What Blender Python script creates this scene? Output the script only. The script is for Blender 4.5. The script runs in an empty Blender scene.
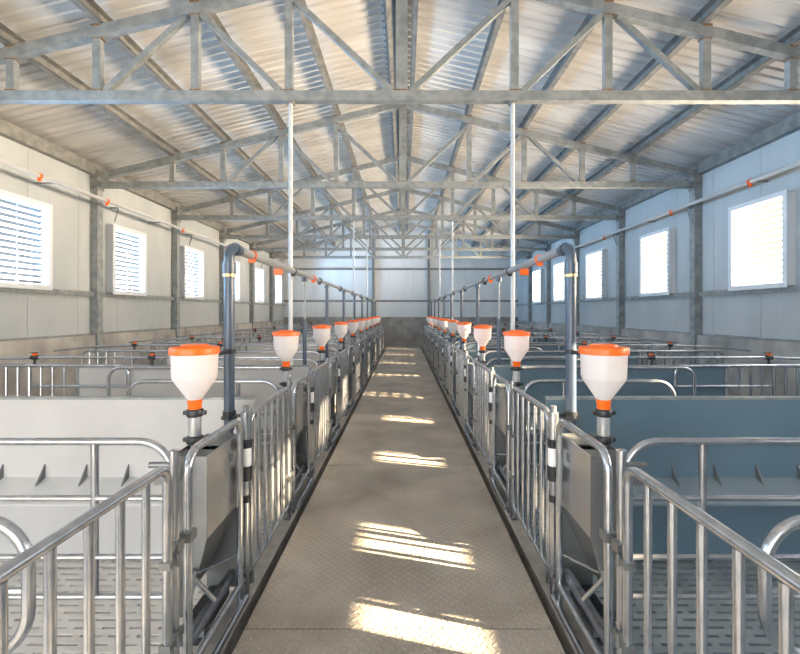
import bpy, math, random
from mathutils import Vector, Matrix
random.seed(4)
S = bpy.context.scene
COL = S.collection
PI = math.pi

# ------------------------------------------------------------------ materials
def nmat(name):
    m = bpy.data.materials.new(name); m.use_nodes = True
    nt = m.node_tree; b = nt.nodes['Principled BSDF']
    return m, nt, b
def N(nt, t, **k):
    n = nt.nodes.new(t)
    for a, v in k.items():
        setattr(n, a, v)
    return n
def noise_mix(nt, b, c1, c2, scale, detail=4, lo=.35, hi=.65, stretch=None, target='Base Color'):
    tc = N(nt, 'ShaderNodeTexCoord'); mp = N(nt, 'ShaderNodeMapping')
    nt.links.new(tc.outputs['Object'], mp.inputs[0])
    if stretch: mp.inputs['Scale'].default_value = stretch
    no = N(nt, 'ShaderNodeTexNoise'); no.inputs['Scale'].default_value = scale; no.inputs['Detail'].default_value = detail
    nt.links.new(mp.outputs[0], no.inputs['Vector'])
    r = N(nt, 'ShaderNodeValToRGB')
    r.color_ramp.elements[0].position = lo; r.color_ramp.elements[1].position = hi
    r.color_ramp.elements[0].color = (*c1, 1); r.color_ramp.elements[1].color = (*c2, 1)
    nt.links.new(no.outputs['Fac'], r.inputs[0])
    if target: nt.links.new(r.outputs[0], b.inputs[target])
    return mp, no, r
def bump(nt, b, src, strength=.3, dist=.01, prev=None):
    bp = N(nt, 'ShaderNodeBump'); bp.inputs['Strength'].default_value = strength; bp.inputs['Distance'].default_value = dist
    nt.links.new(src, bp.inputs['Height'])
    if prev: nt.links.new(prev.outputs[0], bp.inputs['Normal'])
    nt.links.new(bp.outputs[0], b.inputs['Normal']); return bp
def simple(name, c, rough=.5, metal=0., c2=None, scale=8, stretch=None, bmp=0):
    m, nt, b = nmat(name)
    b.inputs['Base Color'].default_value = (*c, 1); b.inputs['Roughness'].default_value = rough; b.inputs['Metallic'].default_value = metal
    if c2:
        mp, no, r = noise_mix(nt, b, c, c2, scale, stretch=stretch)
        if bmp: bump(nt, b, no.outputs['Fac'], bmp, .005)
    return m
def rib_material(name, c, c2, axis, ribpitch, panelpitch, rough=.45, metal=0., hscale=None):
    """painted cladding: faint vertical ribs and panel joints along one axis"""
    m, nt, b = nmat(name)
    noise_mix(nt, b, c, c2, 1.3, stretch=(1, 1, .35))
    b.inputs['Roughness'].default_value = rough; b.inputs['Metallic'].default_value = metal
    tc = N(nt, 'ShaderNodeTexCoord'); sp = N(nt, 'ShaderNodeSeparateXYZ'); nt.links.new(tc.outputs['Object'], sp.inputs[0])
    def groove(p, w):
        a = N(nt, 'ShaderNodeMath', operation='DIVIDE'); a.inputs[1].default_value = p; nt.links.new(sp.outputs[axis], a.inputs[0])
        f = N(nt, 'ShaderNodeMath', operation='FRACT'); nt.links.new(a.outputs[0], f.inputs[0])
        s_ = N(nt, 'ShaderNodeMath', operation='SUBTRACT'); s_.inputs[1].default_value = .5; nt.links.new(f.outputs[0], s_.inputs[0])
        ab = N(nt, 'ShaderNodeMath', operation='ABSOLUTE'); nt.links.new(s_.outputs[0], ab.inputs[0])
        mr = N(nt, 'ShaderNodeMapRange'); mr.inputs['From Min'].default_value = w; mr.inputs['From Max'].default_value = w * 2
        nt.links.new(ab.outputs[0], mr.inputs[0]); return mr
    g1 = groove(ribpitch, .06); g2 = groove(panelpitch, .006)
    bp = bump(nt, b, g1.outputs[0], .25, .004)
    bump(nt, b, g2.outputs[0], .9, .012, bp)
    return m

GALV = simple('galvanised_steel', (.44, .48, .53), .22, .9, (.57, .60, .65), 22)
GALVD = simple('galvanised_truss_steel', (.22, .245, .25), .5, .35, (.33, .355, .36), 9)
PURL = simple('purlin_steel', (.17, .18, .18), .5, .35, (.28, .28, .27), 7)
WHITEP = simple('white_painted_tube', (.52, .54, .56), .35, .1)
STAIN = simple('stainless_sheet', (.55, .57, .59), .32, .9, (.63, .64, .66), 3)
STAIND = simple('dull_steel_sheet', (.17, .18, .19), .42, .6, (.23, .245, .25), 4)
RUST = simple('rusty_weld', (.16, .085, .045), .8, .1, (.30, .19, .11), 40)
BLACK = simple('black_plastic', (.02, .024, .03), .4)
NAVY = simple('dark_pvc', (.055, .082, .125), .3, 0, (.07, .10, .145), 6)
PVCG = simple('grey_pvc', (.30, .32, .34), .28)
ORANGE = simple('orange_plastic', (.93, .15, .008), .36)
BRASS = simple('brass', (.75, .50, .2), .35, .8)
CLEAR = simple('white_device_plastic', (.82, .84, .86), .35)
m, nt, b = nmat('translucent_white_plastic'); TUB = m
b.inputs['Base Color'].default_value = (.94, .94, .95, 1); b.inputs['Roughness'].default_value = .35
b.inputs['Subsurface Weight'].default_value = .0
tr = N(nt, 'ShaderNodeBsdfTranslucent'); tr.inputs[0].default_value = (.93, .92, .92, 1)
mx = N(nt, 'ShaderNodeMixShader'); mx.inputs[0].default_value = .45
nt.links.new(b.outputs[0], mx.inputs[1]); nt.links.new(tr.outputs[0], mx.inputs[2])
nt.links.new(mx.outputs[0], nt.nodes['Material Output'].inputs[0])
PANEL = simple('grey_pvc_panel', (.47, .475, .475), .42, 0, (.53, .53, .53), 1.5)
PANELR = simple('shade_tinted_pvc_panel', (.10, .172, .235), .42, 0, (.125, .20, .265), 1.5)  # grey panel with the right side's bluish shade mixed into its colour
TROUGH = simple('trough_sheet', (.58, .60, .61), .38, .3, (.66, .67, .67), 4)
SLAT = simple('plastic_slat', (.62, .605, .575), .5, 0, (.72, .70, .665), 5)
SLATR = simple('shade_tinted_plastic_slat', (.23, .28, .31), .5, 0, (.30, .35, .38), 5)  # slat colour darkened and blued for the shaded right-hand pens
TROUGHR = simple('shade_tinted_trough_sheet', (.22, .29, .34), .38, .3, (.27, .34, .39), 4)  # right trough sheet, skylit shade put into the colour
PIT = simple('pit_concrete', (.045, .032, .020), .85, 0, (.11, .075, .04), 6, bmp=.4)
KERB = simple('concrete_kerb', (.34, .33, .31), .7, 0, (.46, .44, .41), 10, bmp=.3)
EARTH = simple('yard_gravel', (.30, .28, .25), .9, 0, (.40, .38, .34), 3)
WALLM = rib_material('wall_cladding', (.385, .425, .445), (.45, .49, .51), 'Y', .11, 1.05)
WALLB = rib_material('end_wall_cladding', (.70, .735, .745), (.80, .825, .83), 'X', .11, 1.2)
LOUV = simple('louvre_aluminium', (.15, .145, .14), .45, .3)
FRAMEW = simple('window_frame_paint', (.66, .70, .74), .4, .1)

m, nt, b = nmat('rough_concrete'); CONC = m
mp, no, r = noise_mix(nt, b, (.21, .205, .195), (.44, .43, .41), 2.2, 8, .3, .7)
n2 = N(nt, 'ShaderNodeTexNoise'); n2.inputs['Scale'].default_value = 24; n2.inputs['Detail'].default_value = 6
nt.links.new(mp.outputs[0], n2.inputs['Vector']); b.inputs['Roughness'].default_value = .85
bump(nt, b, n2.outputs['Fac'], .5, .02)

m, nt, b = nmat('roof_sheet'); ROOF = m
mp, no, r = noise_mix(nt, b, (.58, .58, .575), (.74, .74, .73), 1.1, 5, .35, .65, stretch=(.5, 2, 1))
b.inputs['Metallic'].default_value = .45; b.inputs['Roughness'].default_value = .34
n2 = N(nt, 'ShaderNodeTexNoise'); n2.inputs['Scale'].default_value = 5; nt.links.new(mp.outputs[0], n2.inputs['Vector'])
bump(nt, b, n2.outputs['Fac'], .1, .03)

# walkway checker plate: herringbone lugs from two rotated brick-like lattices
m, nt, b = nmat('checker_plate'); CHECK = m
tc = N(nt, 'ShaderNodeTexCoord')
mp0, no0, r0 = noise_mix(nt, b, (.33, .295, .25), (.54, .50, .445), 2.0, 9, .3, .7)
def lug(rot, offx, offy):
    mp = N(nt, 'ShaderNodeMapping'); nt.links.new(tc.outputs['Object'], mp.inputs[0])
    mp.inputs['Location'].default_value = (offx, offy, 0)
    mo = N(nt, 'ShaderNodeVectorMath', operation='MODULO'); 
    P = .058
    add = N(nt, 'ShaderNodeVectorMath', operation='ADD'); add.inputs[1].default_value = (58, 58, 0)
    nt.links.new(mp.outputs[0], add.inputs[0]); nt.links.new(add.outputs[0], mo.inputs[0]); mo.inputs[1].default_value = (P, P, 10)
    sb = N(nt, 'ShaderNodeVectorMath', operation='SUBTRACT'); sb.inputs[1].default_value = (P / 2, P / 2, 0)
    nt.links.new(mo.outputs[0], sb.inputs[0])
    vr = N(nt, 'ShaderNodeVectorRotate', rotation_type='Z_AXIS'); vr.inputs['Angle'].default_value = rot
    nt.links.new(sb.outputs[0], vr.inputs['Vector'])
    ml = N(nt, 'ShaderNodeVectorMath', operation='MULTIPLY'); ml.inputs[1].default_value = (1 / .021, 1 / .0065, 0)
    nt.links.new(vr.outputs[0], ml.inputs[0])
    ln = N(nt, 'ShaderNodeVectorMath', operation='LENGTH'); nt.links.new(ml.outputs[0], ln.inputs[0])
    mr = N(nt, 'ShaderNodeMapRange'); mr.inputs['From Min'].default_value = .6; mr.inputs['From Max'].default_value = 1.1
    mr.inputs['To Min'].default_value = 1; mr.inputs['To Max'].default_value = 0
    nt.links.new(ln.outputs['Value'], mr.inputs[0]); return mr
a1 = lug(PI / 4, 0, 0); a2 = lug(-PI / 4, .029, .029)
mxx = N(nt, 'ShaderNodeMath', operation='MAXIMUM'); nt.links.new(a1.outputs[0], mxx.inputs[0]); nt.links.new(a2.outputs[0], mxx.inputs[1])
mc = N(nt, 'ShaderNodeMix', data_type='RGBA', blend_type='MULTIPLY'); mc.inputs[0].default_value = 1
rr = N(nt, 'ShaderNodeValToRGB'); rr.color_ramp.elements[0].color = (.90, .89, .88, 1); rr.color_ramp.elements[1].color = (1.12, 1.12, 1.1, 1)
nt.links.new(mxx.outputs[0], rr.inputs[0]); nt.links.new(r0.outputs[0], mc.inputs[6]); nt.links.new(rr.outputs[0], mc.inputs[7])
nt.links.new(mc.outputs[2], b.inputs['Base Color'])
b.inputs['Roughness'].default_value = .55; b.inputs['Metallic'].default_value = .15
bump(nt, b, mxx.outputs[0], 1., .006)

# ------------------------------------------------------------------ mesh builder
class MB:
    def __init__(s): s.v = []; s.f = []; s.sm = []
    def add(s, vs, fs, smooth=False):
        o = len(s.v); s.v += [tuple(v) for v in vs]
        for f in fs: s.f.append([o + i for i in f]); s.sm.append(smooth)
        return s
    def box(s, x0, x1, y0, y1, z0, z1):
        if x0 > x1: x0, x1 = x1, x0
        if y0 > y1: y0, y1 = y1, y0
        if z0 > z1: z0, z1 = z1, z0
        return s.add([(x0,y0,z0),(x1,y0,z0),(x1,y1,z0),(x0,y1,z0),(x0,y0,z1),(x1,y0,z1),(x1,y1,z1),(x0,y1,z1)],
              [(3,2,1,0),(4,5,6,7),(0,1,5,4),(1,2,6,5),(2,3,7,6),(3,0,4,7)])
    def bar(s, p, q, w, h, up=(0, 0, 1)):
        """rectangular bar between p and q; w across, h along 'up'"""
        p = Vector(p); q = Vector(q); d = (q - p).normalized(); u = Vector(up)
        a = d.cross(u)
        if a.length < 1e-4: a = d.cross(Vector((0, 1, 0)))
        a.normalize(); u = a.cross(d).normalized()
        vs = []
        for c in (p, q):
            for i, j in ((-1,-1),(1,-1),(1,1),(-1,1)): vs.append(c + a * (i * w / 2) + u * (j * h / 2))
        return s.add(vs, [(3,2,1,0),(4,5,6,7),(0,1,5,4),(1,2,6,5),(2,3,7,6),(3,0,4,7)])
    def prism(s, pts, axis, a0, a1):
        """extrude polygon given in the plane normal to axis"""
        n = len(pts)
        def mk(p, a): return {'x': (a, p[0], p[1]), 'y': (p[0], a, p[1]), 'z': (p[0], p[1], a)}[axis]
        vs = [mk(p, a0) for p in pts] + [mk(p, a1) for p in pts]
        fs = [tuple(range(n - 1, -1, -1)), tuple(range(n, 2 * n))] + [(i, (i + 1) % n, n + (i + 1) % n, n + i) for i in range(n)]
        return s.add(vs, fs)
    def tube(s, pts, r, seg=12, bend=0, cap=True, nb=6, closed=False):
        P = [Vector(p) for p in pts]
        if bend and len(P) > 2:
            Q = [P[0]]
            for i in range(1, len(P) - 1):
                a, c, e = P[i - 1], P[i], P[i + 1]
                da = (a - c); de = (e - c); t = min(bend, da.length * .49, de.length * .49)
                A = c + da.normalized() * t; E = c + de.normalized() * t
                if abs(da.normalized().dot(de.normalized())) > .999: Q.append(c); continue
                # circular-like arc via rational quadratic
                w = math.cos((PI - da.angle(de)) / 2)
                for k in range(nb + 1):
                    u = k / nb; b0 = (1 - u) ** 2; b1 = 2 * u * (1 - u) * w; b2 = u * u
                    Q.append((A * b0 + c * b1 + E * b2) / (b0 + b1 + b2))
            Q.append(P[-1]); P = Q
        rings = []; up = None
        for i, p in enumerate(P):
            d = (P[min(i + 1, len(P) - 1)] - P[max(i - 1, 0)]).normalized()
            if up is None:
                up = d.orthogonal().normalized()
            up = (up - d * up.dot(d)).normalized(); a = d.cross(up)
            rings.append([p + (up * math.cos(2 * PI * k / seg) + a * math.sin(2 * PI * k / seg)) * r for k in range(seg)])
        vs = [v for g in rings for v in g]; fs = []
        for i in range(len(rings) - 1):
            for k in range(seg):
                k2 = (k + 1) % seg
                fs.append((i * seg + k, i * seg + k2, (i + 1) * seg + k2, (i + 1) * seg + k))
        s.add(vs, fs, True)
        if cap:
            s.add(rings[0], [tuple(range(seg - 1, -1, -1))]); s.add(rings[-1], [tuple(range(seg))])
        return s
    def lathe(s, prof, cx=0, cy=0, seg=28, axis='z', cz=0):
        n = len(prof); vs = []
        for r, h in prof:
            for k in range(seg):
                a = 2 * PI * k / seg; u = r * math.cos(a); w = r * math.sin(a)
                vs.append({'z': (cx + u, cy + w, cz + h), 'y': (cx + u, cy + h, cz + w), 'x': (cx + h, cy + u, cz + w)}[axis])
        fs = []
        for i in range(n - 1):
            for k in range(seg):
                k2 = (k + 1) % seg
                f = (i * seg + k, i * seg + k2, (i + 1) * seg + k2, (i + 1) * seg + k)
                fs.append(f)
        s.add(vs, fs, True)
        for i, flip in ((0, True), (n - 1, False)):
            if prof[i][0] > 1e-4:
                q = [i * seg + k for k in range(seg)]
                s.add([vs[j] for j in q], [tuple(range(seg))[::-1] if flip else tuple(range(seg))])
        return s
    def mesh(s, name, mat):
        me = bpy.data.meshes.new(name); me.from_pydata(s.v, [], s.f)
        me.polygons.foreach_set('use_smooth', s.sm); me.materials.append(mat); me.update()
        return me
    def build(s, name, mat, parent=None, sharp=True):
        me = s.mesh(name, mat)
        import bmesh
        bm = bmesh.new(); bm.from_mesh(me); bmesh.ops.recalc_face_normals(bm, faces=bm.faces[:])
        for e in bm.edges:
            if len(e.link_faces) == 2 and e.calc_face_angle(0) > .7: e.smooth = False
        bm.to_mesh(me); bm.free()
        o = bpy.data.objects.new(name, me); COL.objects.link(o)
        if parent: o.parent = parent
        return o

def multi(name, mat, parent, *mbs): return [m_.build(name, mat, parent) for m_ in mbs]
def tag(o, label=None, cat=None, group=None, kind=None):
    if label: o['label'] = label
    if cat: o['category'] = cat
    if group: o['group'] = group
    if kind: o['kind'] = kind
    return o
def empty(name, loc, label, cat, group=None):
    o = bpy.data.objects.new(name, None); COL.objects.link(o); o.location = loc; o.empty_display_size = .1
    return tag(o, label, cat, group)
def kids(o): return [c for c in COL.objects if c.parent == o]
def copy_tree(o, loc, label=None, parent=None):
    c = o.copy(); COL.objects.link(c)
    if parent: c.parent = parent
    if loc is not None: c.location = loc
    if label: c['label'] = label
    for ch in list(CH.get(o.name, kids(o))): copy_tree(ch, None, None, c)
    return c
CH = {}
def repeat(root, spots, labels):
    """spots[0] is the prototype's own place"""
    out = [root]; root.location = spots[0]; root['label'] = labels[0]
    ch = kids(root); sub = {c.name: kids(c) for c in ch}
    for p, l in zip(spots[1:], labels[1:]):
        r = root.copy(); COL.objects.link(r); r.location = p; r['label'] = l
        for c in ch:
            d = c.copy(); COL.objects.link(d); d.parent = r
            for g in sub[c.name]:
                e = g.copy(); COL.objects.link(e); e.parent = d
        out.append(r)
    return out
ORD = ['nearest', 'second', 'third', 'fourth', 'fifth', 'sixth', 'seventh', 'eighth', 'ninth', 'tenth', 'eleventh', 'twelfth']
SIDE = {-1: 'left', 1: 'right'}

# ------------------------------------------------------------------ dimensions
W = 5.62           # inner face of the side walls
YB = 21.4          # end wall
YN = -4.0          # near end of the building
NP = 10; PITCH = 1.8
SLOPE = .24
TR = [1.9, 4.87, 8.24, 11.1, 13.95, 16.65, 19.1]
ZB = 3.95; ZA = 5.45
def ztop(x): return ZA - SLOPE * abs(x)

# ------------------------------------------------------------------ setting
tag(MB().box(-60, 60, -60, 80, -1.2, -1.0).build('ground', EARTH), kind='structure')
tag(MB().box(-W, W, YN, YB, -.62, -.5).build('floor', PIT), kind='structure')
# kerbs that carry the fences and the pen rails
for s in (-1, 1):
    b = MB().box(s * .855, s * 1.0, -1.2, 20.6, -.5, -.075)
    b.box(s * .852, s * .875, -1.2, 20.6, -.075, -.045)
    tag(b.build('trim_1' if s < 0 else 'trim_2', KERB), kind='structure')
    # outer service strip by the wall
    tag(MB().box(s * 4.8, s * 5.45, YN, YB, -.5, -.1).build('floor', KERB), kind='structure')
    tag(MB().box(s * 1.0, s * 4.8, 19.3, YB, -.5, -.1).build('floor', KERB), kind='structure')
    # plinth
    nm = SIDE[s]
    tag(MB().box(s * 5.52, s * 5.78, YN, YB + .2, -.9, 1.18).build('wall_%s_plinth' % nm, CONC), kind='structure')

def plate(y0, y1): return MB().box(-.78, .78, y0, y1, -.012, 0).box(-.76, -.70, y0, y1, -.09, -.012).box(.70, .76, y0, y1, -.09, -.012)
edges = [-1.6, -.15, 2.247, 4.65, 7.05, 9.45, 11.85, 14.25, 16.65, 19.05, YB - .10]
wl = ['grey checker plate walkway sheet nearest the camera, before the first joint', 'grey checker plate sheet just beyond the first joint of the walkway']
k = 0
pi = 0
for a, c in zip(edges[:-1], edges[1:]):
    b = plate(a + .005, c - .005)
    y = a + .1
    while y < c:                       # cross bearers down to the pit floor
        b.box(-.74, .74, y, min(y + .06, c - .003), -.16, -.09); y += 1.15
    b.box(-.72, -.66, a + .2, a + .26, -.5, -.16); b.box(.66, .72, a + .2, a + .26, -.5, -.16)
    o = b.build('walkway_plate', CHECK)
    tag(o, 'dusty checker plate of the central walkway, %s plate from the camera' % (['hidden first'] + ORD)[pi], 'floor plate', 'walkway checker plates')
    pi += 1

# ---- side walls with window openings
winL = [-1.6, 1.3, 3.9, 6.55, 9.15, 11.95, 14.7, 17.3, 19.9]
winR = [-1.5, .66, 1.40, 3.13, 4.90, 6.75, 9.5, 12.5, 15.3, 17.9]
WT = 3.28
top_low = {.66: 2.42, 1.40: WT, 3.13: WT, 4.90: WT}
small = {(1, .66): .20, (1, 1.40): .33, (1, 3.13): .36, (1, 4.90): .38}  # narrow openings out of view, added to throw sun patches inside
WZ0, WZ1 = 1.975, 3.28
HW = .53
def side_wall(s, wins):
    b = MB(); x0, x1 = s * W, s * (W + .1)
    b.box(x0, x1, YN, YB, 1.18, WZ0); b.box(x0, x1, YN, YB, WZ1, 4.42)
    y = YN
    for wy in wins:
        h = small.get((s, wy), HW)
        b.box(x0, x1, y, wy - h, WZ0, WZ1); y = wy + h
        if s > 0 and wy == .66: b.box(x0, x1, wy - h, wy + h, 2.42, WZ1)
    b.box(x0, x1, y, YB, WZ0, WZ1)
    tag(b.build('wall_' + SIDE[s], WALLM), kind='structure')
side_wall(-1, winL); side_wall(1, winR)
wn = 0
for s, wins in ((-1, winL), (1, winR)):
    for wy in wins:
        wn += 1
        h = small.get((s, wy), HW)
        r = bpy.data.objects.new('window_%d' % wn, None); COL.objects.link(r); r.location = (s * W, wy, WZ0); tag(r, kind='structure')
        xi, xo = -s * .14, s * .10     # box frame projecting into the room
        H = (top_low.get(wy, WZ1) if s > 0 else WZ1) - WZ0
        t = .045
        f = MB().box(xi, xo, -h, -h + t, 0, H).box(xi, xo, h - t, h, 0, H).box(xi, xo, -h + t, h - t, 0, t).box(xi, xo, -h + t, h - t, H - t, H)
        f.box(xi, xi - s * .012, -h - .03, -h + t, -.03, H + .03).box(xi, xi - s * .012, h - t, h + .03, -.03, H + .03)
        f.box(xi, xi - s * .012, -h + t, h - t, -.03, t).box(xi, xi - s * .012, -h + t, h - t, H - t, H + .03)
        f.build('window_frame', FRAMEW, r)
        L = MB(); nb = round(13 * H / 1.305)
        for i in range(nb):
            zc = t + (i + .5) * (H - 2 * t) / nb
            dx = .032; dz = .017
            # blades fall outwards
            xa = s * -.02 - s * dx; xb = s * -.02 + s * dx
            L.bar((xa, 0, zc + dz), (xb, 0, zc - dz), 2 * (h - t), .006, up=(0, 0, 1))
        if s > 0 and wy in top_low and wy == .66: continue
        if s > 0 and wy in top_low:     # added unseen opening for sun patches; panel blocks part of the sun
            MB().box(xo - .06, xo - .02, -h + t, h - t, .42, .78).build('cross_panel', FRAMEW, r); continue
        L.build('louvre_blades', LOUV, r)
        MB().tube([(s * -.07, 0, t), (s * -.07, 0, H - t)], .009, 8).build('control_rod', GALV, r)

# end wall
b = MB().box(-W - .1, W + .1, YB, YB + .1, 1.36, 4.4)
b.prism([(-W - .1, 4.4), (W + .1, 4.4), (W + .1, 4.45), (0, 5.75), (-W - .1, 4.45)], 'y', YB, YB + .1)
tag(b.build('wall_back', WALLB), kind='structure')
tag(MB().box(-W, W, YB - .08, YB + .2, -.9, 1.36).build('wall_back_plinth', CONC), kind='structure')
b = MB()
for x in (-1.33, 1.33): b.box(x - .06, x + .06, YB - .1, YB, 1.36, 5.2)
for z in (2.13, 3.66): b.box(-W, W, YB - .06, YB, z - .045, z + .045)
tag(b.build('trim_3', PURL), kind='structure')
# unseen near wall, its opening shaped to send skylight to the left
b = MB(); b.prism([(-W - .1, 4.2), (W + .1, 4.2), (W + .1, 4.45), (0, 5.75), (-W - .1, 4.45)], 'y', YN - .1, YN)
b.box(.6, W + .1, YN - .1, YN, -.5, 4.2).box(-W - .1, -5.0, YN - .1, YN, -.5, 4.2).box(-5.0, .6, YN - .1, YN, 3.4, 4.2)
tag(b.build('wall_front', WALLB), kind='structure')
# wall rails, eave beams
for s in (-1, 1):
    b = MB().box(s * W, s * (W - .07), YN, YB, 1.9, 1.955).box(s * (W - .07), s * (W - .075), YN, YB, 1.88, 1.975)
    b.box(s * W, s * (W - .02), YN, YB, 1.18, 1.21)
    tag(b.build('trim_%d' % (4 if s < 0 else 5), GALVD), kind='structure')
    b = MB().box(s * W, s * (W - .11), YN, YB, 4.12, 4.17).box(s * W, s * (W - .11), YN, YB, 4.27, 4.32).box(s * (W - .10), s * (W - .11), YN, YB, 4.17, 4.27)
    tag(b.build('trim_%d' % (6 if s < 0 else 7), PURL), kind='structure')

# roof sheets with trapezoid ribs that run down the slope
def roof(s):
    ys = []; y = YN - .3
    while y < YB + .3:
        ys += [(y, 0), (y + .10, 0), (y + .112, .03), (y + .143, .03), (y + .155, 0)]; y += .155
    vs = []; fs = []
    for (yy, h) in ys:
        for x in (0, 5.95):
            z = ZA + .245 - SLOPE * x
            vs.append((s * x, yy, z + h))
        for x in (0, 5.95):
            z = ZA + .245 - SLOPE * x
            vs.append((s * x, yy, z + .09))
    n = len(ys)
    for i in range(n - 1):
        a, c = i * 4, (i + 1) * 4
        fs += [(a, a + 1, c + 1, c), (a + 2, c + 2, c + 3, a + 3), (a + 1, a + 3, c + 3, c + 1), (a, c, c + 2, a + 2)]
    fs += [(0, 2, 3, 1), tuple((n - 1) * 4 + k for k in (0, 1, 3, 2))]
    b = MB(); b.add(vs, fs)
    tag(b.build('ceiling', ROOF), kind='structure')
roof(-1); roof(1)
tag(MB().box(-.16, .16, YN, YB, ZA + .215, ZA + .222).build('trim_8', GALVD), kind='structure')
# purlins
PX = [.2, 1.24, 2.27, 3.31, 4.29]
pn = ['highest, beside the ridge', 'second down from the ridge', 'third down from the ridge', 'fourth down from the ridge', 'fifth down from the ridge', 'lowest, above the eaves']
for s in (-1, 1):
    for x, t in zip(PX, pn):
        z0 = ztop(x) + .065; h = .15; k = -s * SLOPE
        b = MB(); 
        def q(dx, dz): return (s * x + dx, z0 + dz + dx * k)
        b.prism([q(-.005, 0), q(.005, 0), q(.005, h), q(-.005, h)], 'y', YN, YB)
        o = -s * .065
        for zz in (0, h - .008):
            b.prism([q(0, zz), q(o, zz), q(o, zz + .008), q(0, zz + .008)], 'y', YN, YB)
        b.prism([q(o, 0), q(o + s * .006, 0), q(o + s * .006, .025), q(o, .025)], 'y', YN, YB)
        ob = b.build('purlin', PURL); tag(ob, 'long grey steel purlin under the %s roof slope, %s' % (SIDE[s], t.replace('fifth down from the ridge', 'lowest of the five')), 'purlin', 'roof purlins')

# trusses
def truss():
    r = empty('roof_truss', (0, TR[0], 0), '', 'roof truss', 'roof trusses')
    for s in (-1, 1):
        MB().bar((0, 0, ZA), (s * (W - .17 - s * .06), 0, ztop(W - .17 - s * .06)), .09, .115).build('top_chord', GALVD, r)
    MB().box(-5.57, 5.33, -.045, .045, ZB - .055, ZB + .055).build('bottom_chord', GALVD, r)
    xs = [0, 1.23, 2.25, 3.32, 4.26]
    for x in xs:
        for s in ((1,) if x == 0 else (-1, 1)):
            w = .13 if x == 0 else .085
            v = MB().box(s * x - w / 2, s * x + w / 2, -.035, .035, ZB + .055, ztop(x) - .055).build('vertical', GALVD, r)
            for z, d in ((ZB + .055, 1), (ztop(x) - .06, -1)):
                MB().box(s * x - w / 2 - .015, s * x + w / 2 + .015, -.04, .04, z - .008, z + d * .018).build('weld_plate', RUST, v)
            # cleat under the purlin
            if x: MB().box(s * x - .05, s * x + .05, -.05, .05, ztop(x) + .05, ztop(x) + .075).build('purlin_cleat', RUST, r)
    for s in (-1, 1):
        for (xa, xb) in ((1.26, .10), (2.20, 1.32), (2.36, 3.24)):
            p = (s * xa, 0, ztop(xa) - .06); q = (s * xb, 0, ZB + .06)
            MB().bar(p, q, .06, .06, up=(0, 1, 0)).build('diagonal', GALVD, r)
    return r
ts = truss()
tl = []
repeat(ts, [(0, y, 0) for y in TR], ['galvanised steel roof truss out of frame above the camera'] +
       ['galvanised steel roof truss spanning the hall, %s truss in view from the camera' % o for o in ORD[:len(TR) - 1]])

# columns
def column(s):
    r = empty('wall_column', (0, 0, 0), '', 'column', '%s wall columns' % SIDE[s])
    b = MB().box(s * (W - .003), s * (W - .015), -.075, .075, -.1, 4.25).box(s * (W - .13), s * (W - .142), -.075, .075, -.1, 4.1).box(s * (W - .015), s * (W - .13), -.06, -.052, -.1, 4.12).box(s * (W - .015), s * (W - .13), .052, .06, -.1, 4.12)
    b.build('shaft', GALVD, r)
    multi('bracket_plate', PURL, r, MB().box(s * (W - .02), s * (W - .155), -.09, -.075, 3.86, 3.99), MB().box(s * (W - .02), s * (W - .155), -.09, -.075, 4.06, 4.2), MB().box(s * (W - .142), s * (W - .155), -.09, .09, 3.85, 4.0))
    return r
for s in (-1, 1):
    ys = TR[1:] if s < 0 else TR[2:]      # no column where the right wall has its added sun openings
    repeat(column(s), [(0, y, 0) for y in ys], ['grey steel column against the %s wall, %s from the camera' % (SIDE[s], (ORD[i - 1] if i else 'just out of frame') if s < 0 else ORD[i]) for i, y in enumerate(ys)])

# feed pipe along each side wall
for s in (-1, 1):
    x = s * 5.25; z = 3.57
    r = empty('wall_feed_pipe', (0, 0, 0), 'shiny steel pipe with orange clamps running high along the %s wall' % SIDE[s], 'pipe')
    MB().tube([(x, YN + .2, z), (x, YB - .15, z)], .032, 14).build('pipe', simple('bright_pipe_coating', (.58, .60, .61), .3, .35), r)
    for y in ([6.44, 7.9, 10.6, 13.3, 16.1, 19] if s < 0 else [6.72, 8.7, 11.6, 14.2, 17, 19.5]):
        MB().lathe([(.033, -.022), (.041, -.022), (.041, .022), (.033, .022)], x, y, 14, 'y', z).box(x - .02, x + .02, y - .015, y + .015, z - .08, z - .03).build('clamp', ORANGE, r)
    for y in TR[1:]:
        MB().tube([(s * 5.32, y - .02, z - .3), (x, y - .02, z - .06)], .012, 8).box(s * 5.25, s * 5.40, y - .045, y + .0, z - .06, z - .035).build('bracket', PURL, r)
    for y in (6.7, 9.7):
        MB().tube([(x, y + (.1 if s < 0 else .0), z), (s * W, y + (.1 if s < 0 else 0), z - .0)], .012, 8).build('stay_rod', PURL, r)

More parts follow.
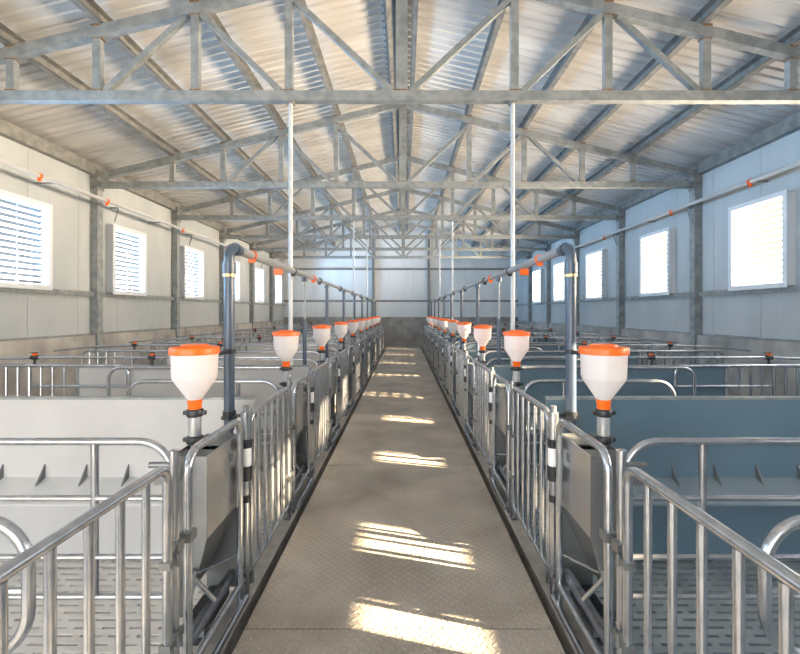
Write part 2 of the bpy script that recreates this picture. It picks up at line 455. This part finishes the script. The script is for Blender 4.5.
# ------------------------------------------------------------------ pens
def tubeset(lst, r=.016, seg=12, bend=0):
    b = MB()
    for pts in lst: b.tube(pts, r, seg, bend)
    return b
FX = .895      # fence line
for s in (-1, 1):
    sd = SIDE[s]
    row = '%s row' % sd
    def X(v): return s * v
    Y0 = [1.8 * n for n in range(NP)]
    # ---- barred walkway gate (origin at its near hinge end)
    L = .86
    r = empty('pen_gate', (0, 0, 0), '', 'gate', '%s barred gates' % sd)
    MB().tube([(0, 0, -.02), (0, 0, 1.0), (0, L, 1.0), (0, L, -.02)], .019, 14, .07).tube([(0, 0, .06), (0, L, .06)], .016, 12).build('gate_frame', GALV, r)
    for k in range(5):
        y = L * (k + 1) / 6
        MB().tube([(0, y, .06), (0, y, .985)], .0145, 12).build('bar', GALV, r)
    for z in (.62, .30):
        MB().box(-.022, .022, L - .022, L + .043, z - .014, z + .014).tube([(s * -.025, L + .03, z - .024), (s * -.025, L + .03, z + .024)], .008, 8).build('hinge', STAIND, r)
    spots = [(X(FX), -.93, 0), (X(FX), .87, 0)] + [(X(FX), 2.67 + y, 0) for y in Y0]
    labs = ['galvanised barred gate on the %s beside the camera' % sd, 'galvanised barred gate in the bottom %s corner, cut by the frame' % sd] + \
           ['barred gate on the walkway\'s %s side, %s beyond the corner gate' % (sd, ORD[i].replace('nearest', 'first')) for i in range(NP)]
    repeat(r, spots, labs)
    # ---- slim post between gate and feeder guard
    r = empty('fence_post', (0, 0, 0), '', 'post', '%s fence posts' % sd)
    MB().tube([(0, 0, -.075), (0, 0, 1.03)], .019, 14).build('post_tube', GALV, r)
    MB().lathe([(.0, 1.028), (.021, 1.028), (.021, 1.04), (0, 1.045)], 0, 0, 14).build('cap', GALV, r)
    multi('clamp', STAIND, r, MB().box(-.028, .028, -.028, .028, .63, .67), MB().box(-.028, .028, -.028, .028, .28, .31)); MB().box(-.03, .03, -.03, .03, -.077, -.06).build('base_plate', STAIND, r)
    MB().tube([(0, 0, .98), (s * .10, .0, .98)], .012, 10).build('cross_stub', STAIND, r)
    repeat(r, [(X(FX + .012), 1.805 + y, 0) for y in Y0] , ['slim galvanised post before the %s steel feeder in the %s' % (o, row) for o in ORD[:NP]])
    # ---- guard around the feeder
    L = .60
    r = empty('feeder_guard', (0, 0, 0), '', 'guard rail', '%s feeder guards' % sd)
    MB().tube([(0, 0, -.07), (0, 0, 1.0), (0, L, 1.0), (0, L, -.07)], .0185, 14, .09).build('guard_hoop', GALV, r)
    MB().tube([(0, 0, .07), (0, L + .05, .07)], .0165, 12).build('bottom_rail', GALV, r)
    MB().tube([(s * -.02, 0, -.03), (s * -.02, L + .05, -.03)], .0165, 12).build('bottom_rail', GALV, r)
    MB().box(s * .03, s * .036, .02, L, .10, .16).box(s * .03, s * .06, .02, L, .154, .16).build('angle_strip', GALV, r)
    multi('clamp', STAIND, r, MB().box(-.025, .025, -.03, .03, .63, .67), MB().box(-.025, .025, -.028, .028, .0, .03))
    repeat(r, [(X(FX), 1.895 + y, 0) for y in Y0], ['bent tube guard hoop in front of the %s steel feeder in the %s' % (o, row) for o in ORD[:NP]])
    # ---- stainless feeder
    r = empty('steel_feeder', (0, 0, 0), '', 'feeder', '%s steel feeders' % sd)
    D = .40; xo, xi = s * .035, s * .215      # local to FX
    t = .006
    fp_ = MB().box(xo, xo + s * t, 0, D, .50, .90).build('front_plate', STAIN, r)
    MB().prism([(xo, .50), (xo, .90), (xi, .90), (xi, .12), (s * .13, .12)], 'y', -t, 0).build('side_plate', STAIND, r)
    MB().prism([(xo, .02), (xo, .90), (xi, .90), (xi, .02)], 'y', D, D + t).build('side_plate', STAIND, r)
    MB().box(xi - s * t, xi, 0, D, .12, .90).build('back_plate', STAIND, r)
    sl = MB(); sl.bar((xo + s * .003, D / 2, .50), (s * .21, D / 2, .12), D, t, up=(0, 0, 1)); sl.build('sloped_chute', STAIND, r)
    MB().box(s * .08, xi - s * .02, -.0, D - .01, -.02, .03).box(s * .08, s * .085, 0, D - .01, .03, .09).build('feed_tray', BLACK, r)
    multi('lid_strip', STAIND, r, MB().box(xo + s * .01, xi - s * .01, .01, .13, .885, .893), MB().box(xo + s * .01, xi - s * .01, D - .19, D, .885, .893))
    MB().lathe([(0, 0), (.013, 0), (.013, .006), (0, .006)], xo - s * .003, D * .72, 12, 'x', .81).box(xo - s * .004, xo, D * .72 - .018, D * .72 + .018, .775, .82).build('latch', STAIND, fp_)
    lv = MB().tube([(s * .10, -.03, .34), (s * .02, .05, .17)], .012, 10).lathe([(0, -.02), (.022, -.02), (.022, .02), (0, .02)], s * .10, -.03, 12, 'y', .34)
    lv_ = lv.build('lever', GALV, r)
    MB().tube([(s * .10, -.03, .335), (s * .035, .36, .22)], .007, 8).build('push_rod', GALV, lv_)
    MB().box(s * .05, s * .16, .0, .06, .02, .05).tube([(s * .07, .03, .05), (s * .07, .03, .09)], .012, 8).tube([(s * .12, .03, .05), (s * .12, .03, .08)], .014, 8).build('valve_block', STAIND, r)
    repeat(r, [(X(FX), 2.16 + y, 0) for y in Y0], ['grey stainless steel feeder with slanted underside, %s in the %s' % (o, row) for o in ORD[:NP]])
    # ---- drop tube from hopper to feeder
    r = empty('drop_tube', (0, 0, 0), '', 'tube', '%s drop tubes' % sd)
    MB().tube([(0, 0, .955), (0, 0, 1.075)], .032, 18).build('sleeve', simple('frosted_sleeve', (.55, .58, .6), .2, .5) if s < 0 else bpy.data.materials['frosted_sleeve'], r)
    for z in (1.055, .915):
        cl = MB(); cl.lathe([(.0, 0), (.04, 0), (.043, .008), (.043, .032), (.038, .038), (0, .038)], 0, 0, 18, 'z', z)
        cl.box(-.058, .058, -.012, .012, z + .008, z + .028)
        cl.build('clamp', BLACK, r)
    MB().tube([(0, 0, .80), (0, 0, .915)], .024, 14).build('neck', STAIND, r)
    repeat(r, [(X(1.07), 2.33 + y, 0) for y in Y0], ['short clamped tube under the %s orange-lidded hopper of the %s' % (o, row) for o in ORD[:NP]])
    # ---- hopper with orange lid
    r = empty('feed_hopper', (0, 0, 0), '', 'feed hopper', '%s orange-lidded hoppers' % sd)
    MB().lathe([(.028, 0), (.034, .012), (.106, .12), (.111, .135), (.115, .265), (.115, .270), (.112, .270), (.110, .135), (.104, .122), (.030, .014), (.024, .0)], 0, 0, 36, 'z', 1.128).build('tub', TUB, r)
    MB().lathe([(0, .0), (.124, .0), (.128, -.004), (.130, .0), (.130, .03), (.126, .037), (.06, .042), (0, .042)][0:1] + [(.117, -.006), (.123, -.004), (.124, .024), (.120, .031), (.07, .036), (.066, .044), (0, .046)], 0, 0, 36, 'z', 1.387).build('lid', ORANGE, r)
    MB().lathe([(0, 0), (.034, 0), (.034, .03), (.037, .034), (.037, .05), (0, .05)], 0, 0, 24, 'z', 1.094).build('collar', ORANGE, r)
    repeat(r, [(X(1.07), 2.33 + y, 0) for y in Y0], ['white plastic hopper with orange lid, %s from the camera in the %s' % (o, row) for o in ORD[:NP]])
    # ---- dosing post
    r = empty('dosing_post', (0, 0, 0), '', 'post', '%s dosing posts' % sd)
    MB().tube([(0, 0, -.075), (0, 0, .72)], .020, 14).build('post_tube', GALV, r); MB().tube([(0, 0, .86), (0, 0, 1.02)], .030, 16).build('upper_sleeve', GALV, r)
    MB().tube([(0, 0, 1.02), (0, 0, 1.055)], .017, 12).tube([(0, -.02, .99), (0, .05, 1.0)], .012, 8).build('top_stub', STAIND, r)
    MB().lathe([(0, 0), (.031, 0), (.031, .12), (0, .12)], 0, 0, 20, 'z', .70).build('white_cylinder', CLEAR, r)
    multi('black_cap', BLACK, r, MB().lathe([(0, 0), (.035, 0), (.035, .05), (0, .05)], 0, 0, 20, 'z', .815).box(-.02, .02, -.045, .0, .83, .855), MB().lathe([(0, 0), (.033, 0), (.036, .03), (.036, .085), (0, .085)], 0, 0, 20, 'z', .625), MB().lathe([(0, 0), (.026, 0), (.026, .04), (0, .04)], 0, 0, 16, 'z', .50))
    multi('foot_clamp', STAIND, r, MB().box(-.03, .03, -.03, .03, .10, .12), MB().box(-.03, .03, -.03, .03, -.077, -.06))
    repeat(r, [(X(FX - .002), 2.585 + y, 0) for y in Y0], ['post with white cylinder between black caps, beyond the %s feeder, %s' % (o, row) for o in ORD[:NP]])
    # ---- solid divider with trough
    r = empty('pen_divider', (0, 0, 0), '', 'pen panel', '%s solid pen dividers' % sd)
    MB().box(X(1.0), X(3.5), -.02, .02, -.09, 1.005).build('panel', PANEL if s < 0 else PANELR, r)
    MB().box(X(1.0), X(3.5), -.026, .026, 1.004, 1.02).build('top_rim', GALVD, r)
    MB().box(X(3.5), X(3.54), -.03, .03, -.1, 1.02).build('end_post', GALV, r)
    tr_ = empty('trough', (0, 0, 0), '', ''); 
    for key in ('label', 'category'):
        if key in tr_: del tr_[key]
    bpy.data.objects.remove(tr_)
    T = MB(); T.bar((X(2.25), -.02, .47), (X(2.25), -.24, .39), 2.46, .008) if False else None
    T = MB().prism([(-.02, .475), (-.24, .385), (-.24, .375), (-.02, .465)], 'x', X(1.16), X(3.45))
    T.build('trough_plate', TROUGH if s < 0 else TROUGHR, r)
    for k in range(8):
        xx = X(1.28 + k * .285)
        MB().prism([(-.02, .475), (-.10, .443), (-.02, .565)], 'x', xx - .004, xx + .004).build('gusset', STAIND, r)
    repeat(r, [(0, 3.05 + y, 0) for y in Y0], ['solid grey pen divider with trough ledge, %s from the camera on the %s' % (o, sd) for o in ORD[:NP]])
    # ---- barred outer section
    r = empty('barred_divider', (0, 0, 0), '', 'rail', '%s barred dividers' % sd)
    MB().tube([(X(2.95), -.05, .80), (X(2.95), -.05, 1.02), (X(4.75), -.05, 1.02), (X(4.75), -.05, -.1)], .019, 12, .09).tube([(X(3.56), -.05, .12), (X(4.75), -.05, .12)], .016, 10).tube([(X(2.96), -.05, .80), (X(3.97), -.05, .80)], .015, 10).build('rail_frame', GALV, r)
    for k in range(9):
        xx = X(3.64 + k * .125)
        MB().tube([(xx, -.05, .12), (xx, -.05, 1.01)], .0125 if k != 3 else .018, 8).build('bar', GALV, r)
    repeat(r, [(0, 3.05 + y, 0) for y in Y0], ['barred rail beyond the %s solid divider, towards the %s wall' % (o, sd) for o in ORD[:NP]])
    # ---- water pipe on dividers from the second on
    r = empty('water_pipe', (0, 0, 0), '', 'pipe', '%s water pipes' % sd)
    MB().tube([(X(1.25), 0, 1.105), (X(4.0), 0, 1.105), (X(4.7), 0, 1.075), (X(5.2), 0, 1.02)], .015, 10).build('pipe', GALV, r)
    for xx in (2.72, 4.0):
        v = MB(); v.lathe([(0, -.035), (.026, -.035), (.026, .035), (0, .035)], X(xx), 0, 12, 'x', 1.105).box(X(xx) - .012, X(xx) + .012, -.014, .014, 1.08, 1.15).box(X(xx) - .05, X(xx) + .03, -.01, .01, 1.15, 1.16)
        v.tube([(X(xx), 0, 1.021), (X(xx), 0, 1.10)], .014, 8)
        v_ = v.build('valve', BLACK, r)
        MB().box(X(xx) - .015, X(xx) + .022, -.016, .016, 1.128, 1.148).build('valve_handle', ORANGE, v_)
    repeat(r, [(0, 3.05 + y, 0) for y in Y0[1:]], ['thin water pipe with black valves above the %s divider on the %s' % (o, sd) for o in ORD[1:NP]])
    # ---- curved tube pen rail
    r = empty('pen_rail', (0, 0, 0), '', 'pen rail', '%s curved pen rails' % sd)
    MB().tube([(X(1.06), 0, -.1), (X(1.06), 0, .995), (X(2.38), 0, .995), (X(2.38), 0, -.1)], .018, 14, .15, nb=8).build('hoop', GALV, r)
    MB().tube([(X(1.42), 0, .28), (X(1.42), 0, .99)], .017, 12).build('upright', GALV, r)
    for z in (.73, .455, .27): MB().tube([(X(1.07), 0, z), (X(2.38), 0, z)], .014, 12).build('cross_rail', GALV, r)
    MB().box(X(1.03), X(1.13), -.026, .026, .80, .84).build('clamp', STAIND, r)
    repeat(r, [(0, 2.08 + y, 0) for y in Y0], ['curved-corner tube rail standing across the %s pen from the camera on the %s' % (o, sd) for o in ORD[:NP]])
    # second rail closer to each divider (taller, longer) from the second pen on
    r = empty('crate_rail', (0, 0, 0), '', 'crate rail', '%s long crate rails' % sd)
    MB().tube([(X(1.15), 0, .1), (X(1.15), 0, 1.03), (X(3.0), 0, 1.03), (X(3.0), 0, -.1)], .018, 12, .12).tube([(X(1.15), 0, .35), (X(3.0), 0, .35)], .014, 10).build('hoop', GALV, r)
    repeat(r, [(0, 4.56 + y, 0) for y in Y0[:-1]], ['long tube rail just before the %s solid divider on the %s' % (o, sd) for o in ORD[1:NP]])
    # crate hoop lengthwise (seen at the picture's edges)
    r = empty('crate_hoop', (0, 0, 0), '', 'crate hoop', '%s crate hoops' % sd)
    MB().tube([(X(1.75), 0, .90), (X(1.24), 0, .90), (X(1.24), 0, .44), (X(1.75), 0, .44)], .020, 14, .16, nb=8).tube([(X(1.75), 0, .90), (X(1.75), 0, -.1)], .018, 12).tube([(X(1.24), 0, .66), (X(1.75), 0, .66)], .012, 8).build('hoop', GALV, r)
    repeat(r, [(0, 1.50 + y, 0) for y in Y0], ['rounded tube hoop low inside the %s pen from the camera on the %s' % (o, sd) for o in ORD[:NP]])
    # ---- slatted floors
    b = MB(); x0, x1 = 1.0, 4.8; y0, y1 = -.62, 1.16
    py = .062; ny = int(round((y1 - y0) / py))
    for j in range(ny):
        ya = y0 + j * (y1 - y0) / ny; yb = ya + (y1 - y0) / ny
        b.box(X(x0), X(x1), ya, yb - .020, -.15, -.1)
        xx = x0 + (.0 if j % 2 else .075)
        while xx < x1 - .04:
            b.box(X(xx), X(xx + .038), yb - .020, yb, -.15, -.1); xx += .15
    b.box(X(x0), X(x1), y0, y0 + .02, -.24, -.15).box(X(x0), X(x1), y1 - .05, y1, -.24, -.15)
    for xx in (1.1, 2.4, 3.6, 4.7): b.box(X(xx), X(xx + .06), y0, y1, -.24, -.15).box(X(xx), X(xx + .06), y0 + .1, y0 + .16, -.5, -.24)
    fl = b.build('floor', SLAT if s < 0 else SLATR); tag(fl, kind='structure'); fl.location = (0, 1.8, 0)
    for y in [-1.8] + Y0[1:]:
        c = fl.copy(); COL.objects.link(c); c.location = (0, 1.8 + y, 0)

    # ---- main feed pipe with downpipes
    px = X(1.09); pz = 2.015
    r = empty('feed_line', (px, 2.84, 0), 'grey overhead feed pipe with orange clamps and elbow above the %s pens' % sd, 'pipe')
    yend = 17.3 - 2.84
    MB().tube([(0, 0, .85), (0, 0, pz), (0, .18, pz)], .033, 18, .075, nb=8).build('riser', NAVY, r)
    MB().lathe([(.034, -.04), (.041, -.04), (.041, .03), (.034, .03)], 0, 0, 20, 'z', pz - .13).build('elbow_socket', NAVY, r); MB().lathe([(.034, -.03), (.041, -.03), (.041, .02), (.034, .02)], 0, .115, 20, 'y', pz).build('elbow_socket', NAVY, r)
    MB().lathe([(.034, 0), (.040, 0), (.040, .016), (.034, .016)], 0, 0, 20, 'z', pz - .19).build('brass_ring', BRASS, r)
    MB().tube([(0, .12, pz), (0, 2.0, pz)], .031, 16).build('main_pipe', PVCG, r)
    MB().tube([(0, 2.0, pz), (0, yend, pz)], .024, 14).build('main_pipe', PVCG, r)
    for y in ((.39 if s < 0 else .62), 1.61, 2.6, 3.0, 4.9, 6.7, 8.5, 10.3, 12.2):
        MB().lathe([(.03, -.012), (.038, -.012), (.038, .012), (.03, .012)], 0, y + .03, 16, 'y', pz).box(-.02, .02, y + .015, y + .045, pz - .055, pz - .03).build('clamp', ORANGE if y in (.39, .62, 2.6) else BLACK, r)
    MB().box(s * -.02, s * .05, 1.14, 1.19, pz - .085, pz - .03).build('valve', ORANGE, r)
    for k in range(1, 9):
        y = 1.8 * k
        if k == 8: y = yend - .03
        yy = y + (.36 if k == 1 else 0)
        rr_ = .010 if k == 1 else .024
        dp = MB().tube([(0, yy, .85 if k > 1 else 1.48), (0, yy, pz)], rr_, 12).build('downpipe', NAVY if k > 1 else PVCG, r)
        if k == 1: MB().tube([(0, yy, .8), (0, yy, 1.5)], .023, 12).lathe([(.0, 0), (.028, 0), (.028, .04), (0, .04)], 0, yy, 12, 'z', 1.48).build('downpipe', NAVY, r)
        MB().lathe([(.024, 0), (.035, 0), (.035, .05), (.024, .05)], 0, yy, 14, 'z', pz - .075).build('tee_joint', NAVY, r)
    MB().lathe([(.033, 0), (.040, 0), (.040, .03), (.033, .03)], 0, 0, 16, 'z', 1.335).box(-.012, .012, -.38, -.035, 1.34, 1.362).build('bracket', BLACK, r)
    b = MB().lathe([(.033, 0), (.040, 0), (.040, .03), (.033, .03)], 0, 0, 16, 'z', .94)
    b.lathe([(0, 0), (.05, 0), (.05, .014), (0, .014)], 0, 0, 16, 'z', .92).box(s * -.19, s * -.03, -.010, .010, .93, .95)
    b.build('bracket', BLACK, r)
    MB().tube([(0, 0, -.1), (0, 0, .86)], .026, 14).build('riser_foot', NAVY, r)
    for k in range(2, 9):
        y = 1.8 * k if k < 8 else yend - .03
        MB().tube([(0, y, -.1), (0, y, .86)], .02, 10).build('downpipe_foot', NAVY, r)
    MB().tube([(0, 2.16, -.1), (0, 2.16, .82)], .02, 10).build('downpipe_foot', NAVY, r)

    # ---- white hanging poles
    for i, (px_, py_, zt, lb) in enumerate(((1.215, 4.87, 1.02, 'nearest roof truss to the second pen divider'), (1.235, 11.135, -.1, 'third roof truss to the pen floor'), (1.14, 13.95, -.1, 'fourth roof truss to the pen floor'))):
        r = empty('support_pole', (X(px_), py_, 0), 'white vertical pole from the %s on the %s' % (lb, sd), 'pole', '%s support poles' % sd)
        zb = 1.02 if i == 0 else -.1
        MB().tube([(0, 0, zb), (0, 0, ZB - .055)], .023 if i == 0 else .02, 14).build('pole_tube', WHITEP, r)
        MB().box(-.04, .04, -.05, .05, ZB - .075, ZB - .055).build('top_plate', PURL, r)

for o in COL.objects:          # the shell sits a little left of the walkway's centre line
    if o.parent is None and ((o.name.split('_')[0] in ('wall', 'window', 'ceiling') and 'feed' not in o.name) or o.name.startswith('ceiling') or (o.name.startswith('trim') and o.name not in ('trim_1', 'trim_2'))):
        o.location.x -= .12
# ------------------------------------------------------------------ light
def srgb(*c): return c
SUNC = (1, .77, .50)
sun = bpy.data.lights.new('sun', 'SUN'); sun.energy = 50; sun.color = SUNC; sun.angle = math.radians(.6)
so = bpy.data.objects.new('sun', sun); COL.objects.link(so)
d = Vector((-1, .30, -.41)).normalized()
so.rotation_euler = d.to_track_quat('-Z', 'Y').to_euler()
for s, wins, pw, colr in ((-1, winL, 90, (.30, .62, 1)), (1, winR, 200, (1, .78, .55))):
    for wy in wins:
        h = small.get((s, wy), HW)
        l = bpy.data.lights.new('window_daylight', 'AREA'); l.shape = 'RECTANGLE'; l.size = 2 * h; l.size_y = WZ1 - WZ0; l.spread = math.radians(84)
        l.energy = pw * h / HW * (1.6 if wy > 17 else 1); l.color = colr
        o = bpy.data.objects.new('window_daylight', l); COL.objects.link(o)
        o.location = (s * (W + .16) - .12, wy, (WZ0 + WZ1) / 2)
        o.rotation_euler = Vector((-s, 0, .36)).to_track_quat('-Z', 'Y').to_euler()
w = bpy.data.worlds.new('sky'); S.world = w; w.use_nodes = True
bg = w.node_tree.nodes['Background']; bg.inputs[0].default_value = (.92, .955, 1, 1); bg.inputs[1].default_value = 6

cam = bpy.data.cameras.new('camera'); co = bpy.data.objects.new('camera', cam); COL.objects.link(co)
co.location = (.025, 0, 1.6); co.rotation_euler = (PI / 2, 0, 0)
cam.sensor_width = 36; cam.lens = 445 / 800 * 36; cam.shift_y = -15 / 800; cam.shift_x = -4 / 800; cam.clip_start = .05; cam.clip_end = 300
S.camera = co
vs = S.view_settings; vs.view_transform = 'Standard'; vs.look = 'None'; vs.gamma = 1; vs.use_curve_mapping = False; vs.exposure = .48
S.cycles.use_denoising = True
S.cycles.max_bounces = 12; S.cycles.diffuse_bounces = 6; S.cycles.sample_clamp_indirect = 6
